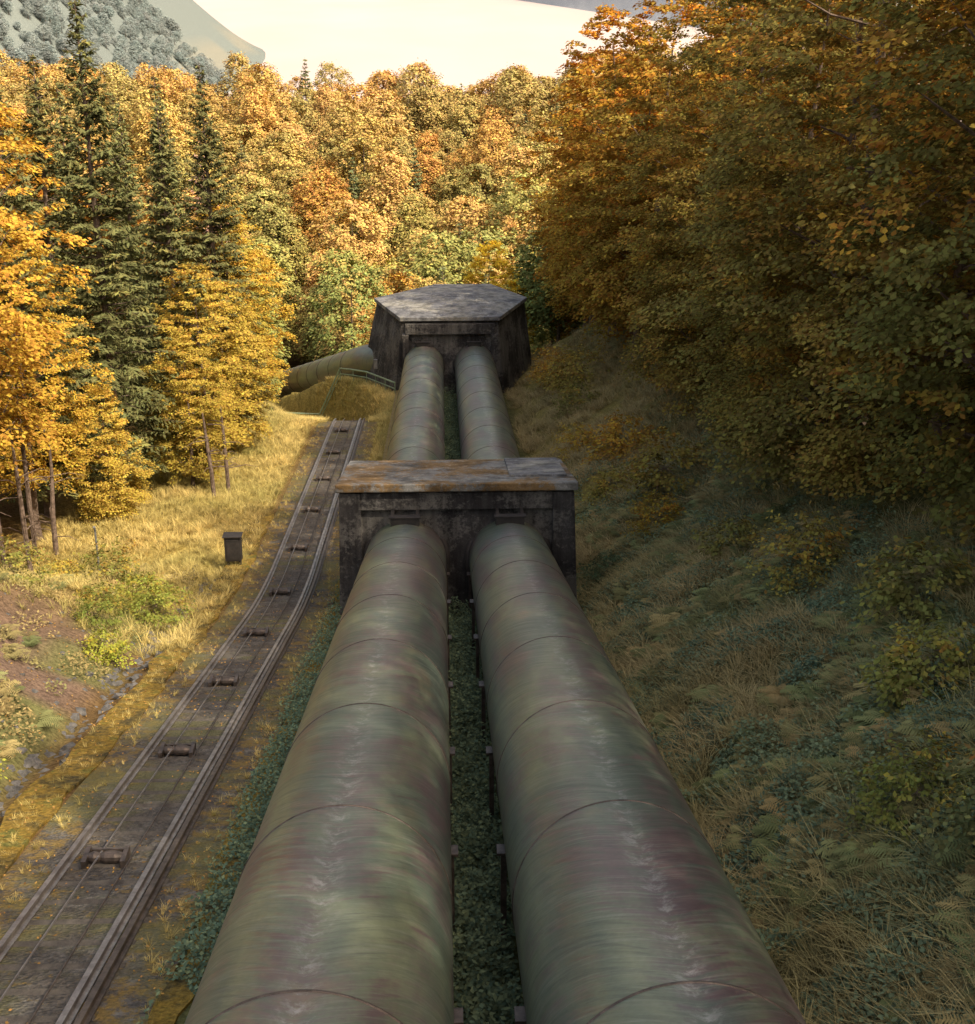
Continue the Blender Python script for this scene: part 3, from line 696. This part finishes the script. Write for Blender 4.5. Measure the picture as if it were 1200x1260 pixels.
n=160000; x=4.6+rng.beta(1,1.2,n)*9.5; y=9+rng.beta(1,1.7,n)*70; k=vnoise(x/1.6,y/1.9,17)+.25*(y<28)>.40; x,y=x[k],y[k]
carpet('bramble_undergrowth',x,y,.1+.7*vnoise(x/.9,y/1.1,18),.10,M_ivy,np.clip(vnoise(x/2,y/2,19)*.9+.3*rng.random(len(x))-.1,0,1))
n=30000; x=-11.2-rng.beta(1,1.3,n)*7; y=14+rng.random(n)*48; k=vnoise(x/1.2,y/1.5,22)>.60; x,y=x[k],y[k]
carpet('bank_weeds',x,y,.1+.5*vnoise(x/.9,y/1.1,23),.10,M_fern,np.clip(vnoise(x/2,y/2,24)*.9,0,1))
n=8000; x=rng.uniform(-18,-3,n); y=12+rng.beta(1,1.4,n)*90
M_fallen=fixedmat('fallen_leaf',(.30,.16,.06),(.42,.26,.07))
c=np.stack([x,y,np.where((x>-9.1)&(x<-4.75),zprof(y)+.06,ground(x,y)+.02)+.01],1)
c[(x>-10.1)&(x<=-9.1),2]+=.10
k=(y<98)&(vnoise(x/1.3,y/1.3,40)>.4); c=c[k]; n=len(c)
Vl,Fl=leaf_quads(c,np.stack([rng.normal(0,.2,n),rng.normal(0,.2,n)-.2,np.ones(n)],1),rng.normal(0,1,(n,3)),rng.uniform(.04,.09,n),rng.uniform(.03,.06,n))
obj('fallen_leaves',mk_mesh('fallen_leaves',Vl,Fl,[M_fallen],attrs={'cl':np.repeat(rng.random(n),4),'lf':np.repeat(rng.random(n),4)}))
YG=(.48,.50,.08)
for j,(x,y,s,c) in enumerate([(-11.6,28.5,.75,YG),(-12.2,30.5,.7,YG),(-11.4,51,.9,(.34,.37,.08)),(-12.4,53.5,.9,(.40,.42,.08)),(-12.8,47.5,.7,(.24,.27,.06)),(-11.8,44,.7,YG),(-14.5,56,1.0,GR),(-13.6,51,.8,GR),(-16.5,50,.9,GR),(-17,58,.8,YO),
  (8.5,22,.8,GR),(10.5,27,1.0,GR),(9.5,19.5,.9,(.2,.22,.09)),(12,32,1.2,OL2),(11,40,1.0,OL),(10.5,47,1.0,OL2),(9.5,58,.9,GO),(8.5,68,1.0,OL),(7.8,80,.9,GO),(9,90,1.2,OL2),(8.5,104,1.3,GO),(6.9,54.5,.8,(.14,.19,.10)),(10.3,62,1.5,OL),(9.8,74,1.5,GO),(9.5,97,1.6,OL)]):
    place('shrub',shrub[j%2],x,y,s,jit(c),.25)

# ---------------------------------------------------------------- light, sky, camera
az,el=R_(128),R_(47)
S=Vector((math.sin(az)*math.cos(el),math.cos(az)*math.cos(el),math.sin(el)))
sl_=bpy.data.lights.new('sun','SUN'); sl_.energy=4.3; sl_.angle=R_(.8); sl_.color=(1,.86,.68)
so=bpy.data.objects.new('sun',sl_); link(so); so.rotation_euler=S.to_track_quat('Z','Y').to_euler()
w=bpy.data.worlds.new('World'); scene.world=w; w.use_nodes=True; nt=w.node_tree
sky=nt.nodes.new('ShaderNodeTexSky'); sky.sky_type='NISHITA'; sky.sun_disc=False; sky.sun_elevation=el; sky.sun_rotation=az
sky.air_density=1.4; sky.dust_density=6.0; sky.ozone_density=.8
bgn=nt.nodes['Background']
wb=nt.nodes.new('ShaderNodeMix'); wb.data_type='RGBA'; wb.blend_type='MULTIPLY'; wb.inputs[0].default_value=1; wb.inputs[7].default_value=(1.66,1.48,1.32,1)
nt.links.new(sky.outputs[0],wb.inputs[6]); nt.links.new(wb.outputs[2],bgn.inputs[0]); bgn.inputs[1].default_value=.15
cam=bpy.data.cameras.new('camera'); co=bpy.data.objects.new('camera',cam); link(co)
cam.lens=50; cam.sensor_width=36; cam.sensor_fit='AUTO'; cam.clip_start=.1; cam.clip_end=20000
co.location=(0,0,0); co.rotation_euler=(R_(90-21.5),0,R_(-1.85)); scene.camera=co
scene.view_settings.view_transform='Standard'; scene.view_settings.look='None'; scene.view_settings.exposure=0
print('done',cnt)
